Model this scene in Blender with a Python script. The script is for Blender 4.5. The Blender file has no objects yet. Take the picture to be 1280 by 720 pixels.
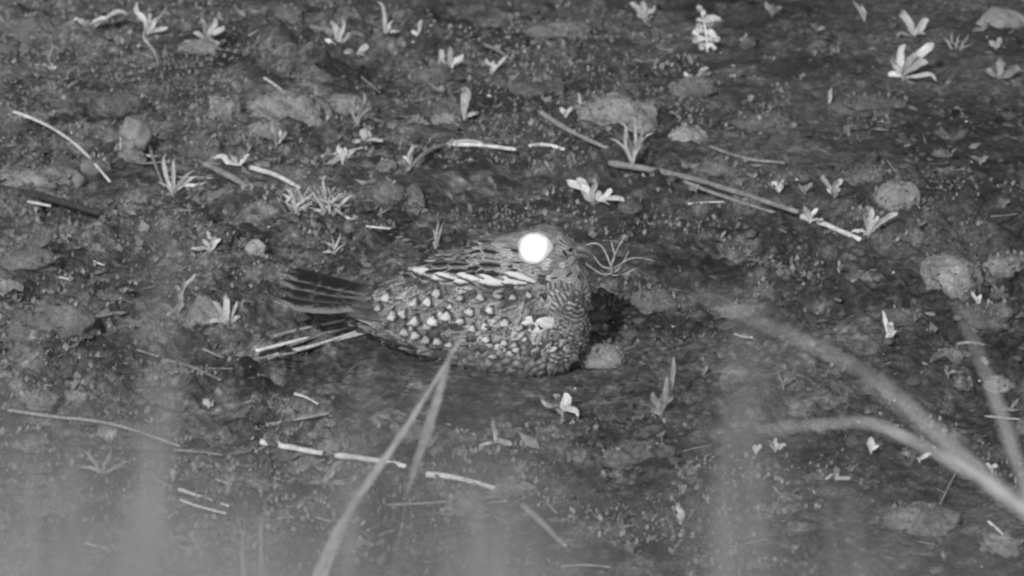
import bpy, bmesh, math, random
import numpy as np
from mathutils import Vector, Matrix
from mathutils.bvhtree import BVHTree

R = math.radians
S = bpy.context.scene
COL = S.collection
random.seed(7); np.random.seed(7)

# ------------------------------------------------------------------ camera
PITCH, DIST, LENS = R(18), 5.5, 220.0
AIM = Vector((0, 0, 0.05))
FWD = Vector((0, math.cos(PITCH), -math.sin(PITCH)))
UP = Vector((0, math.sin(PITCH), math.cos(PITCH)))
RIGHT = Vector((1, 0, 0))
CAM = AIM - FWD * DIST
cd = bpy.data.cameras.new('camera'); cam = bpy.data.objects.new('camera', cd); COL.objects.link(cam)
cam.location = CAM; cam.rotation_euler = (math.pi / 2 - PITCH, 0, 0)
cd.lens = LENS; cd.sensor_width = 36; cd.clip_start = 0.05; cd.clip_end = 1000
cd.dof.use_dof = True; cd.dof.focus_distance = DIST - 0.02; cd.dof.aperture_fstop = 14.5
S.camera = cam
FPX = 1280 * LENS / 36.0

# ------------------------------------------------------------------ night light: dim sky, one lamp-like sun from behind the viewer
SUN_EL, SUN_AZ = R(31), R(14)      # azimuth: how far to the left of the view direction the light comes from
W = bpy.data.worlds.new('World'); S.world = W; W.use_nodes = True
wn = W.node_tree
sky = wn.nodes.new('ShaderNodeTexSky'); sky.sky_type = 'NISHITA'; sky.sun_disc = False
sky.sun_elevation = SUN_EL; sky.sun_rotation = math.pi + SUN_AZ
bw = wn.nodes.new('ShaderNodeRGBToBW')
bg = wn.nodes['Background']; bg.inputs['Strength'].default_value = 0.15
wn.links.new(sky.outputs[0], bw.inputs[0]); wn.links.new(bw.outputs[0], bg.inputs[0])
sl = bpy.data.lights.new('sun', 'SUN'); sl.energy = 2.3; sl.angle = R(0.5); sl.color = (1, 1, 1)
sun = bpy.data.objects.new('sun', sl); COL.objects.link(sun)
sdir = Vector((math.sin(SUN_AZ) * math.cos(SUN_EL), math.cos(SUN_AZ) * math.cos(SUN_EL), -math.sin(SUN_EL)))
sun.rotation_euler = sdir.to_track_quat('-Z', 'Y').to_euler()
sun.location = (-2, -6, 4)
S.view_settings.view_transform = 'Standard'; S.view_settings.look = 'None'
S.view_settings.exposure = 0.15; S.view_settings.gamma = 1.0; S.view_settings.use_curve_mapping = False
S.cycles.use_denoising = True
S.cycles.max_bounces = 5
S.cycles.pixel_filter_type = 'BLACKMAN_HARRIS'; S.cycles.filter_width = 2.4

# ------------------------------------------------------------------ noise and terrain
def _hash(i, j, k):
    h = (i.astype(np.int64) * 374761393 + j.astype(np.int64) * 668265263 + k * 974711) & 0x7fffffff
    h = ((h ^ (h >> 13)) * 1274126177) & 0x7fffffff
    h = (h ^ (h >> 16)) & 0xffff
    return h / 65535.0
def vnoise(x, y, k=0):
    xi, yi = np.floor(x), np.floor(y)
    fx, fy = x - xi, y - yi
    u = fx * fx * fx * (fx * (fx * 6 - 15) + 10); v = fy * fy * fy * (fy * (fy * 6 - 15) + 10)
    a = _hash(xi, yi, k); b = _hash(xi + 1, yi, k); c = _hash(xi, yi + 1, k); d = _hash(xi + 1, yi + 1, k)
    return (a * (1 - u) + b * u) * (1 - v) + (c * (1 - u) + d * u) * v * 1.0
def height(x, y):
    x = np.asarray(x, float); y = np.asarray(y, float)
    # rotate octaves so that no grid shows
    def oc(sc, ang, k):
        c, s = math.cos(ang), math.sin(ang)
        return vnoise((x * c - y * s) / sc, (x * s + y * c) / sc, k) - 0.5
    big = 0.030 * oc(.30, .4, 1)
    mid = 0.017 * (0.5 - np.abs(2 * oc(.085, 1.1, 2)))
    sm = 0.014 * oc(.036, 2.0, 3) + 0.012 * (0.5 - np.abs(2 * oc(.021, .7, 4))) + 0.0085 * oc(.0125, 1.6, 5) + 0.005 * oc(.0072, 2.9, 6)
    patch = np.clip(0.6 + 1.4 * oc(.21, 2.5, 8), .28, 1.2)
    h = big + (mid + 1.3 * sm) * patch
    d2 = ((x + .01) / .17) ** 2 + ((y + .11) / .13) ** 2      # trodden resting place of the bird
    flat = np.exp(-d2 ** 2)
    return h * (1 - .8 * flat)
def gz(x, y): return float(height(np.array([x]), np.array([y]))[0])
def ray(px, py): return (FWD + RIGHT * ((px - 640) / FPX) + UP * ((360 - py) / FPX))
def at(px, py, d): return CAM + ray(px, py) * d
def P(px, py):
    r = ray(px, py); z = 0.0
    for _ in range(12):
        t = (z - CAM.z) / r.z
        p = CAM + r * t
        z = .5 * z + .5 * gz(p.x, p.y)
    p.z = gz(p.x, p.y); return p
def mpp(p): return (p - CAM).dot(FWD) / FPX        # metres per photo pixel there

# ------------------------------------------------------------------ materials (all greys: the picture is an infrared one)
def newmat(name):
    m = bpy.data.materials.new(name); m.use_nodes = True
    nt = m.node_tree; b = nt.nodes['Principled BSDF']
    b.inputs['Specular IOR Level'].default_value = .25
    return m, nt, b
def N(nt, t, **kw):
    n = nt.nodes.new(t)
    for k, v in kw.items(): setattr(n, k, v)
    return n
def noise(nt, vec, scale, detail=5, rough=.6):
    n = N(nt, 'ShaderNodeTexNoise'); n.inputs['Scale'].default_value = scale
    n.inputs['Detail'].default_value = detail; n.inputs['Roughness'].default_value = rough
    if vec is not None: nt.links.new(vec, n.inputs['Vector'])
    return n.outputs['Fac']
def ramp(nt, fac, stops):
    r = N(nt, 'ShaderNodeValToRGB'); e = r.color_ramp.elements
    while len(e) < len(stops): e.new(.5)
    for q, (p, v) in zip(e, stops): q.position = p; q.color = (v, v, v, 1)
    nt.links.new(fac, r.inputs[0]); return r.outputs[0]
def mth(nt, op, a, b=None, c=None):
    n = N(nt, 'ShaderNodeMath', operation=op)
    for i, v in enumerate((a, b, c)):
        if v is None: continue
        if isinstance(v, (int, float)): n.inputs[i].default_value = v
        else: nt.links.new(v, n.inputs[i])
    return n.outputs[0]
def mixc(nt, fac, a, b):
    n = N(nt, 'ShaderNodeMix', data_type='FLOAT')
    for i, v in zip((0, 2, 3), (fac, a, b)):
        if isinstance(v, (int, float)): n.inputs[i].default_value = v
        else: nt.links.new(v, n.inputs[i])
    return n.outputs[0]
def bump(nt, b, h, strength, dist):
    n = N(nt, 'ShaderNodeBump'); n.inputs['Strength'].default_value = strength; n.inputs['Distance'].default_value = dist
    nt.links.new(h, n.inputs['Height']); nt.links.new(n.outputs[0], b.inputs['Normal'])

def soil_mat():
    m, nt, b = newmat('dark_soil')
    co = N(nt, 'ShaderNodeTexCoord').outputs['Object']
    sx = N(nt, 'ShaderNodeSeparateXYZ'); nt.links.new(co, sx.inputs[0])
    big = ramp(nt, noise(nt, co, 5.5, 4, .55), [(.36, .036), (.5, .066), (.64, .12)])
    pf = mth(nt, 'SUBTRACT', noise(nt, co, 15, 7, .68), mth(nt, 'MULTIPLY', mth(nt, 'MINIMUM', mth(nt, 'MAXIMUM', sx.outputs[0], -.5), .5), .14))
    crust = ramp(nt, pf, [(.50, 0.0), (.60, 1.0)])           # drier, paler crust in ragged patches
    big = mixc(nt, mth(nt, 'MULTIPLY', crust, .8), big, .19)
    mid = ramp(nt, noise(nt, co, 42, 6, .7), [(.3, .4), (.5, .9), (.72, 1.8)])
    fine = ramp(nt, noise(nt, co, 170, 5, .7), [(.3, .4), (.5, .95), (.7, 2.0)])
    c = mth(nt, 'MULTIPLY', mth(nt, 'MULTIPLY', big, mid), fine)
    nt.links.new(c, b.inputs['Base Color']); b.inputs['Roughness'].default_value = .9
    h = mth(nt, 'ADD', noise(nt, co, 120, 5, .65), mth(nt, 'MULTIPLY', noise(nt, co, 420, 3, .6), .35))
    bump(nt, b, h, .9, .006)
    return m
def grey(name, lo, hi, scale=60, rough=.7, bumpd=.0006, rnd=.25, trans=0):
    m, nt, b = newmat(name)
    co = N(nt, 'ShaderNodeTexCoord').outputs['Object']
    oi = N(nt, 'ShaderNodeObjectInfo').outputs['Random']
    vm = N(nt, 'ShaderNodeVectorMath', operation='ADD'); nt.links.new(co, vm.inputs[0])
    cx = N(nt, 'ShaderNodeCombineXYZ'); nt.links.new(mth(nt, 'MULTIPLY', oi, 37.0), cx.inputs[0]); nt.links.new(cx.outputs[0], vm.inputs[1])
    v = vm.outputs[0]
    f = noise(nt, v, scale, 6, .65)
    c = ramp(nt, f, [(.3, lo), (.7, hi)])
    fine = ramp(nt, noise(nt, v, scale * 5, 3, .6), [(.3, .72), (.7, 1.28)])
    c = mth(nt, 'MULTIPLY', c, fine)
    c = mth(nt, 'MULTIPLY', c, mth(nt, 'ADD', 1 - rnd, mth(nt, 'MULTIPLY', oi, 2 * rnd)))
    nt.links.new(c, b.inputs['Base Color']); b.inputs['Roughness'].default_value = rough
    bump(nt, b, noise(nt, v, scale * 3, 5, .65), .7, bumpd)
    return m
M = {}
M['soil'] = soil_mat()
M['clod'] = grey('pale_clod', .14, .33, 60, .95, .010, .15)
M['dimclod'] = grey('dim_clod', .08, .21, 60, .95, .010, .2)
M['paleclod'] = grey('dry_clod', .19, .40, 60, .95, .012, .08)
M['stone'] = grey('pale_stone', .22, .44, 60, .9, .004, .1)
M['crumb'] = grey('soil_crumb', .04, .14, 70, .95, .004, 0)
M['litter'] = grey('leaf_litter', .08, .30, 40, .8, .001, 0)
M['fleck'] = grey('pale_fleck', .35, .7, 30, .7, .001, 0)
M['moss'] = grey('moss', .06, .30, 55, .85, .0005, 0)
M['leaf'] = grey('bright_leaf', .30, .54, 90, .55, .0005, .28)
M['midleaf'] = grey('mid_leaf', .26, .50, 90, .6, .0005, .38)
M['dimleaf'] = grey('dull_leaf', .13, .27, 90, .65, .0005, .35)
M['palestraw'] = grey('pale_straw', .44, .74, 70, .55, .0004, .1)
M['straw'] = grey('bright_straw', .42, .70, 70, .55, .0004, .15)
M['dimstraw'] = grey('dull_straw', .15, .32, 70, .7, .0006, .2)
M['darkstick'] = grey('dark_stick', .03, .06, 70, .8, .0008, .1)
M['fore'] = grey('tall_grass', .13, .22, 30, .6, .0003, .12)
M['leaning'] = grey('leaning_grass', .22, .36, 30, .6, .0003, .05)
M['forebright'] = grey('tall_grass_pale', .42, .60, 30, .6, .0003, .08)
M['beak'] = grey('horn_beak', .08, .14, 200, .4, .0001, 0)

def feather_mat(name, kind):
    m, nt, b = newmat(name)
    uvn = N(nt, 'ShaderNodeUVMap'); uvn.uv_map = 'uv'
    sp = N(nt, 'ShaderNodeSeparateXYZ'); nt.links.new(uvn.outputs[0], sp.inputs[0])
    U, V = sp.outputs[0], sp.outputs[1]
    at_ = N(nt, 'ShaderNodeAttribute'); at_.attribute_name = 'rnd'
    oi = N(nt, 'ShaderNodeObjectInfo').outputs['Random']
    rnd = mth(nt, 'FRACT', mth(nt, 'ADD', at_.outputs['Fac'], oi))
    co = N(nt, 'ShaderNodeTexCoord').outputs['Object']
    cx = N(nt, 'ShaderNodeCombineXYZ')
    nt.links.new(U, cx.inputs[0]); nt.links.new(mth(nt, 'MULTIPLY', V, 2.2), cx.inputs[1]); nt.links.new(mth(nt, 'MULTIPLY', rnd, 61), cx.inputs[2])
    nv = cx.outputs[0]
    nz = noise(nt, nv, 3.2, 4, .6)                       # vermiculation
    fine = noise(nt, nv, 9, 3, .6)
    du = mth(nt, 'ABSOLUTE', mth(nt, 'SUBTRACT', U, .5))
    duw = mth(nt, 'ADD', du, mth(nt, 'MULTIPLY', mth(nt, 'SUBTRACT', nz, .5), .25))
    def step(x, a, b_):
        n = N(nt, 'ShaderNodeMapRange', interpolation_type='SMOOTHSTEP'); nt.links.new(x, n.inputs[0])
        n.inputs[1].default_value = a; n.inputs[2].default_value = b_; return n.outputs[0]
    base = ramp(nt, nz, [(.34, .6), (.5, 1.0), (.66, 1.5)])
    tone = ramp(nt, rnd, [(0.0, .06), (.16, .085), (.26, .15), (.6, .19), (.85, .25), (.92, .34), (1.0, .40)])
    base = mth(nt, 'MULTIPLY', base, tone)
    shaft = step(duw, .14, .05)
    Vn = mth(nt, 'ADD', V, mth(nt, 'MULTIPLY', mth(nt, 'SUBTRACT', fine, .5), .22))
    if kind == 'mottle':
        c = mixc(nt, mth(nt, 'MULTIPLY', step(duw, .17, .04), .7), base, .03)
        c = mixc(nt, mth(nt, 'MULTIPLY', step(Vn, .82, .95), mth(nt, 'MULTIPLY', step(rnd, .45, .7), .6)), c, .42)
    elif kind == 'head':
        c = mth(nt, 'MULTIPLY', mixc(nt, mth(nt, 'MULTIPLY', step(duw, .2, .05), .6), mth(nt, 'ADD', mth(nt, 'MULTIPLY', base, .7), .12), .05), 1.15)  # speckled head plumage, its tone raised to carry the eye's glow
    elif kind == 'mantle':
        c = mixc(nt, step(duw, .28, .16), base, .02)
        c = mixc(nt, mth(nt, 'MULTIPLY', step(du, .36, .46), .6), c, .45)
    elif kind == 'spot':
        ell = mth(nt, 'ADD', mth(nt, 'POWER', mth(nt, 'MULTIPLY', mth(nt, 'SUBTRACT', U, .5), 2.1), 2.0),
                  mth(nt, 'POWER', mth(nt, 'MULTIPLY', mth(nt, 'SUBTRACT', V, .8), 3.6), 2.0))
        dark = mixc(nt, step(Vn, .35, .55), base, .025)
        c = mixc(nt, step(mth(nt, 'ADD', ell, mth(nt, 'MULTIPLY', mth(nt, 'SUBTRACT', nz, .3), 2.2)), 1.5, .45), dark, mth(nt, 'ADD', .34, mth(nt, 'MULTIPLY', rnd, .28)))
    elif kind == 'pale':
        edge = mth(nt, 'ADD', U, mth(nt, 'MULTIPLY', mth(nt, 'SUBTRACT', nz, .5), .45))
        c = mixc(nt, step(edge, .45, .80), .60, .05)
        c = mth(nt, 'MULTIPLY', c, ramp(nt, fine, [(.3, .75), (.7, 1.1)]))
    elif kind == 'white':
        c = ramp(nt, fine, [(.3, .5), (.7, .78)])
    elif kind == 'bar':
        ph = mth(nt, 'SINE', mth(nt, 'MULTIPLY', Vn, 17.0))
        c = mixc(nt, mth(nt, 'MULTIPLY', step(ph, -.7, .7), mth(nt, 'ADD', .45, mth(nt, 'MULTIPLY', nz, .9))), .07, mth(nt, 'ADD', .20, mth(nt, 'MULTIPLY', rnd, .24)))
    elif kind == 'belly':
        ph = mth(nt, 'SINE', mth(nt, 'MULTIPLY', Vn, 13.0))
        c = mixc(nt, mth(nt, 'MULTIPLY', step(ph, -.8, .8), nz), .12, mth(nt, 'ADD', .26, mth(nt, 'MULTIPLY', rnd, .2)))
    elif kind == 'tail':
        ph = mth(nt, 'SINE', mth(nt, 'ADD', mth(nt, 'MULTIPLY', V, 24.0), mth(nt, 'MULTIPLY', nz, 9.0)))
        bars = mixc(nt, mth(nt, 'MULTIPLY', step(ph, .5, .95), step(fine, .45, .6)), .016, .05)
        edge = mth(nt, 'ADD', U, mth(nt, 'MULTIPLY', mth(nt, 'SUBTRACT', fine, .5), .3))
        c = mixc(nt, mth(nt, 'MULTIPLY', step(edge, .74, .92), mth(nt, 'MULTIPLY', step(rnd, .35, .6), .85)), bars, .18)
        c = mixc(nt, step(V, .35, .1), c, .13)
    nt.links.new(c, b.inputs['Base Color'])
    b.inputs['Roughness'].default_value = .75; b.inputs['Specular IOR Level'].default_value = .15
    wv = mth(nt, 'SINE', mth(nt, 'ADD', mth(nt, 'MULTIPLY', du, 60), mth(nt, 'MULTIPLY', V, 50)))
    bump(nt, b, wv, .25, .0004)
    return m
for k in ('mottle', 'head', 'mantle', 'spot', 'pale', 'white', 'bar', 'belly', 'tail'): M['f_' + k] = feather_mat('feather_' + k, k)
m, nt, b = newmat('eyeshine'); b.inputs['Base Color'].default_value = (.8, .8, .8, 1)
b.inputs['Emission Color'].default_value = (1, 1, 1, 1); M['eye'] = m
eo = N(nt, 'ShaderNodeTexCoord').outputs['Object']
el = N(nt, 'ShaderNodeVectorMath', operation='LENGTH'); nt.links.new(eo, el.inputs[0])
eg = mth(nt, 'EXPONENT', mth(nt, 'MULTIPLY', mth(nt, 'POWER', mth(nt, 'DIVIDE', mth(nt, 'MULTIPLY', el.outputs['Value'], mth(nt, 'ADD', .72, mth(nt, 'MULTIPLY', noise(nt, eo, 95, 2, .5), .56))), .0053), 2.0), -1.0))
nt.links.new(mth(nt, 'MULTIPLY', eg, 45.0), b.inputs['Emission Strength']); b.inputs['Base Color'].default_value = (.42, .42, .42, 1)  # reflected lamp light and halo put in as emission fading to a pale rim
M['down'] = grey('down', .04, .24, 260, .9, .0012, 0)

# ------------------------------------------------------------------ object helpers
def meshobj(name, verts, faces, mat, parent=None, loc=None, smooth=True, uvs=None, rnds=None):
    me = bpy.data.meshes.new(name); me.from_pydata([tuple(v) for v in verts], [], faces); me.update()
    if smooth: me.polygons.foreach_set('use_smooth', [True] * len(me.polygons))
    if uvs is not None:
        l = me.uv_layers.new(name='uv')
        idx = np.empty(len(me.loops), int); me.loops.foreach_get('vertex_index', idx)
        l.data.foreach_set('uv', np.asarray(uvs, float)[idx].ravel())
    if rnds is not None:
        a = me.attributes.new('rnd', 'FLOAT', 'POINT'); a.data.foreach_set('value', np.asarray(rnds, float))
    me.materials.append(mat)
    o = bpy.data.objects.new(name, me); COL.objects.link(o)
    if parent: o.parent = parent
    if loc is not None: o.location = loc
    return o
def empty(name, loc, rz=0):
    o = bpy.data.objects.new(name, None); COL.objects.link(o); o.location = loc; o.rotation_euler = (0, 0, rz)
    o.empty_display_size = .02
    return o
def tag(o, label, cat, group=None):
    o['label'] = label; o['category'] = cat
    if group: o['group'] = group
    return o
def bez(a, c, b, n): return [a * (1 - t) ** 2 + c * 2 * t * (1 - t) + b * t * t for t in [i / n for i in range(n + 1)]]
def smoothpath(pts, n):
    """Catmull-Rom through pts with n segments between each pair"""
    q = [pts[0] * 2 - pts[1]] + list(pts) + [pts[-1] * 2 - pts[-2]]
    out = []
    for i in range(1, len(q) - 2):
        for k in range(n):
            t = k / n; a, b, c, d = q[i - 1], q[i], q[i + 1], q[i + 2]
            out.append(.5 * (2 * b + (c - a) * t + (2 * a - 5 * b + 4 * c - d) * t * t + (3 * b - a - 3 * c + d) * t ** 3))
    out.append(pts[-1]); return out
def ribbon(path, width, nh, prof='leaf', fold=.25):
    V, F = [], []; n = len(path) - 1
    for i, p in enumerate(path):
        t = i / n
        tan = (path[min(i + 1, n)] - path[max(i - 1, 0)]).normalized()
        side = tan.cross(nh)
        if side.length < 1e-5: side = Vector((1, 0, 0))
        side.normalize(); nor = side.cross(tan).normalized()
        if prof == 'leaf': w = width * .58 * (.14 + .86 * max(0, math.sin(math.pi * min(1, .03 + .95 * t ** 1.15))) ** .75) * (1 if t < .99 else .35)
        elif prof == 'blade': w = width * .5 * (.65 + .35 * math.sin(math.pi * min(1, t * 1.3))) * (1 - t ** 4 * .92)
        elif prof == 'taper': w = width * .5 * (1 - .78 * t)
        elif prof == 'lance': w = width * .5 * (.08 + .92 * max(0, math.sin(math.pi * min(1, max(0, (t - .42) / .60)) ** .7)))
        else: w = width * .5
        w1 = w * random.uniform(.72, 1.1); w2 = w * random.uniform(.72, 1.1)
        V += [p - side * w1, p + nor * (-fold * w), p + side * w2]
        if i:
            a = 3 * (i - 1); F += [(a, a + 1, a + 4, a + 3), (a + 1, a + 2, a + 5, a + 4)]
    return V, F
def tube(path, r0, r1, sides=6, nodes=(), flat=1.0, rag=.12):
    V, F = [], []; n = len(path) - 1
    for i, p in enumerate(path):
        t = i / n; tan = (path[min(i + 1, n)] - path[max(i - 1, 0)]).normalized()
        s = tan.cross(Vector((0, 0, 1)))
        s = s.normalized() if s.length > 1e-4 else Vector((1, 0, 0))
        u = s.cross(tan)
        r = r0 + (r1 - r0) * t
        for q in nodes:
            r *= 1 + .14 * math.exp(-((t - q) * 28) ** 2)
        for k in range(sides):
            a = 2 * math.pi * k / sides; rr = r * (1 + random.uniform(-rag, rag))
            V.append(p + s * (math.cos(a) * rr) + u * (math.sin(a) * rr * flat))
        if i:
            for k in range(sides):
                a = (i - 1) * sides; k2 = (k + 1) % sides
                F.append((a + k, a + k2, a + sides + k2, a + sides + k))
    F.append(tuple(range(sides))[::-1]); F.append(tuple(range(n * sides, n * sides + sides)))
    return V, F
def ico(sub):
    bm = bmesh.new(); bmesh.ops.create_icosphere(bm, subdivisions=sub, radius=1)
    v = np.array([x.co[:] for x in bm.verts]); f = [tuple(q.index for q in t.verts) for t in bm.faces]; bm.free(); return v, f
ICO1, ICO2, ICO4 = ico(1), ico(2), ico(4)

# ------------------------------------------------------------------ ground: one sheet, fine where it is seen, out to the horizon
def axis(a, b, st, far):
    c = list(np.arange(a, b + st / 2, st)); l, h = [], []; d = st; x = a
    while x > -far: d *= 1.16; x -= d; l.append(x)
    d = st; x = c[-1]
    while x < far: d *= 1.16; x += d; h.append(x)
    return np.array(l[::-1] + c + h)
gx = axis(-.70, .70, .0030, 150); gy = axis(-.85, 1.12, .0042, 150)
X, Y = np.meshgrid(gx, gy); Z = height(X, Y)
nv = np.stack([X, Y, Z], -1).reshape(-1, 3); nxg, nyg = len(gx), len(gy)
i = np.arange(nyg - 1)[:, None] * nxg + np.arange(nxg - 1)[None]
quads = np.stack([i, i + 1, i + 1 + nxg, i + nxg], -1).reshape(-1, 4)
me = bpy.data.meshes.new('ground'); me.vertices.add(len(nv)); me.vertices.foreach_set('co', nv.ravel())
me.loops.add(quads.size); me.loops.foreach_set('vertex_index', quads.ravel())
me.polygons.add(len(quads)); me.polygons.foreach_set('loop_start', np.arange(0, quads.size, 4)); me.polygons.foreach_set('loop_total', np.full(len(quads), 4))
me.update(calc_edges=True); me.polygons.foreach_set('use_smooth', np.ones(len(quads), bool)); me.materials.append(M['soil'])
ground = bpy.data.objects.new('ground', me); COL.objects.link(ground); ground['kind'] = 'structure'

# ------------------------------------------------------------------ uncountable crumbs and litter
def scatter(name, n, base, smin, smax, mat, flatten, pw=2.5, dens=None):
    bv, bf = base; V, F = [], []; k = 0; m_ = len(bv)
    while k < n:
        x, y = random.uniform(-.72, .72), random.uniform(-.88, 1.15)
        if dens is not None and random.random() > dens(x, y): continue
        if ((x + .01) / .18) ** 2 + ((y + .1) / .1) ** 2 < 1 and smax > .006: continue
        s = smin + (smax - smin) * random.random() ** pw
        sc = np.array([random.uniform(.5, 1.5), random.uniform(.5, 1.5), random.uniform(.5, .9) * flatten]) * s
        v = bv * (1 + np.random.uniform(-.28, .28, (m_, 1))) * sc
        a, b_, c_ = random.uniform(0, 6.3), random.uniform(-.4, .4), random.uniform(-.4, .4)
        rot = np.array((Matrix.Rotation(a, 3, 'Z') @ Matrix.Rotation(b_, 3, 'X') @ Matrix.Rotation(c_, 3, 'Y')))
        v = v @ rot.T + np.array([x, y, gz(x, y) + s * .15 * flatten])
        F += [tuple(q + k * m_ for q in f) for f in bf]; V.append(v); k += 1
    o = meshobj(name, np.concatenate(V), F, mat, smooth=True); o['kind'] = 'stuff'; return o
patchy = lambda x, y: .15 + .85 * (vnoise(np.array([x / .12]), np.array([y / .2]), 21)[0] > .5)
lefty = lambda x, y: (.25 + .75 * (x < -.05)) * (.15 + .85 * (vnoise(np.array([x / .1]), np.array([y / .18]), 33)[0] > .52))
o = scatter('soil_crumbs', 9000, ICO1, .001, .0048, M['crumb'], .8, 2.5, patchy)
tag(o, 'dark crumbs of loose soil strewn all over the ground', 'soil')
o = scatter('soil_lumps', 260, ICO2, .005, .011, M['crumb'], .6, 2.0, patchy)
tag(o, 'low dark lumps of earth between the clods', 'soil')
FLK = (np.array([[-1, 0, 0], [-.3, .45, .12], [1, .1, .25], [-.2, -.4, .05], [.3, .1, .3]]), [(0, 3, 4), (0, 4, 1), (3, 2, 4), (4, 2, 1)])
o = scatter('leaf_litter', 5200, FLK, .002, .0095, M['litter'], 1.2, 2.2, lefty)
tag(o, 'tiny grey scraps of leaf litter scattered over the soil', 'litter')
o = scatter('pale_grit', 160, ICO1, .0009, .0022, M['fleck'], 1, 2.5)
tag(o, 'minute pale grains of grit sprinkled on the dark soil', 'grit')

# ------------------------------------------------------------------ clods
CLODPTS = []
def clod(px, py, wpx, hpx, label, mat='clod', name='soil_clod', cat='clod', group=None, facet=.28, lobes=1, seed=None):
    """(px,py) is the middle of the lump in the picture; wpx, hpx its size there"""
    base = P(px, py + hpx * .42); s = mpp(base)
    w = wpx * s / 2; hh = hpx * s
    zt = hh * .72; dp = max(w * .6, hh * .6)
    bv, bf = ICO4; k = random.randint(0, 999)
    v = bv.copy()
    def cn(f, q): return vnoise(bv[:, 0] * f + bv[:, 2] * f * .8 + 9, bv[:, 1] * f - bv[:, 2] * f * .7 + 5, k + q) - .5
    v = v * (1 + facet * (2.4 * cn(1.6, 0) + 1.5 * cn(4.2, 7)) + (.06 + facet * .5) * (cn(8, 3) + .8 * cn(15, 4) + .5 * cn(26, 5)))[:, None]
    for _ in range(4):                                         # broken facets
        d = np.random.normal(size=3); d[2] = abs(d[2]) + .2; d /= np.linalg.norm(d); lim = random.uniform(.7, .92)
        pr = v @ d; ov = np.clip(pr - lim, 0, None); v -= (ov * .55)[:, None] * d
    v *= np.array([w, dp, zt * .75])
    v[:, 2] += zt * .12
    o = meshobj(name, v, bf, M[mat], None, base, smooth=True)
    up_ = np.where(v[:, 2] > zt * .1)[0]
    if name == 'soil_clod' and len(up_): CLODPTS.append((v[np.random.choice(up_, int(wpx * 1.3))] + np.array(base[:])))
    return tag(o, label, cat, group)
clod(356, 122, 112, 56, 'broad pale earth clod with lumpy top beside a smaller pale lump', 'paleclod')
clod(432, 125, 74, 36, 'low grey clod behind the Y-shaped pale sprout')
clod(283, 128, 40, 38, 'small pale lump leaning against the broad pale clod')
clod(152, 120, 74, 40, 'low dull clod behind the large round dead leaf', 'dimclod')
clod(256, 174, 54, 42, 'rounded dull clod between round dead leaf and broad pale clod', 'dimclod')
clod(40, 216, 118, 44, 'wide low pale mound under the long thin straw')
clod(546, 86, 62, 32, 'flat grey clod behind a four-leaved sprout', 'dimclod')
clod(672, 104, 62, 32, 'dull crumbly clod beside the short bent stalk', 'dimclod')
clod(766, 128, 82, 48, 'faceted pale clod standing behind the upright grass sprout', 'paleclod', facet=.18)
clod(802, 146, 38, 34, 'small pale clod broken off the faceted clod', facet=.18)
clod(861, 162, 46, 32, 'smooth egg-shaped grey clod on dark soil', 'paleclod', facet=.12)
clod(1252, 18, 60, 30, 'bright crumbly clump of matted litter on dark soil', 'paleclod', 'litter_clump', 'clump')
clod(1122, 240, 62, 42, 'blunt grey clod with a flat face above the sprouting straw end', 'paleclod', facet=.14)
clod(1080, 216, 44, 22, 'small low clod behind the blunt flat-faced clod', 'dimclod')
clod(1190, 328, 68, 62, 'large rugged clod with leafy crust beside a smooth block', 'paleclod', facet=.28)
clod(1246, 331, 44, 32, 'smooth blocky clod touching the large rugged clod', facet=.1)
clod(750, 436, 68, 42, "flat-topped grey clod just in front of the bird's breast", facet=.1)
clod(815, 368, 66, 42, 'dim rounded clod beyond the flat-topped clod by the bird', 'dimclod', facet=.12)
clod(486, 238, 46, 34, 'round dull lump below the two pale blocks', 'dimclod', facet=.12)
clod(483, 204, 28, 22, 'small pale block of earth above a round dull lump', 'clod', facet=.12)
clod(518, 240, 26, 30, 'knobbly little clod beside the round dull lump', 'dimclod')
clod(262, 386, 58, 44, 'grey clod half covered by curled leaves', 'clod')
clod(320, 303, 24, 20, 'small pale angular pebble alone on bare soil', 'stone', 'pebble', 'pebble', facet=.3)
clod(1150, 640, 92, 44, 'long dull ridge of earth under the forked stem', 'dimclod')
clod(1254, 674, 56, 30, 'bright ragged clod lying low below the forked stem', 'clod')
clod(930, 380, 70, 34, 'dim flattened clod beneath the arching blurred blade', 'dimclod')
clod(560, 130, 60, 24, 'low dull crumb heap beside the solitary upright leaf', 'dimclod')
clod(30, 315, 90, 40, 'low pale mound below the dark fallen stick', 'dimclod')
clod(60, 395, 100, 46, 'dim spreading mound left of the blurred grass', 'dimclod')
clod(1085, 125, 90, 24, 'faint low ridge of earth beneath the broad-leaved herb', 'dimclod')
clod(960, 150, 80, 24, 'dark shallow ridge beside the egg-shaped clod', 'dimclod')
clod(900, 205, 70, 24, 'crumbly low clod above the long twin stalks', 'dimclod')
clod(1235, 395, 60, 34, 'dull clod below the smooth blocky clod', 'dimclod')
clod(790, 560, 80, 36, 'faint mound of earth behind the pale curled scrap', 'dimclod')
clod(450, 45, 40, 30, 'small rounded pale clod beside the pale three-bladed shoot', 'clod', facet=.14)
clod(100, 490, 40, 20, 'short pale slab of earth in front of the dim mound', 'clod', facet=.1)
clod(40, 20, 80, 40, 'dull mound of earth behind the L-shaped pale sprout', 'dimclod')
clod(700, 30, 80, 28, 'faint mound on the bare dark soil behind the bent stalk', 'dimclod')

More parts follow.
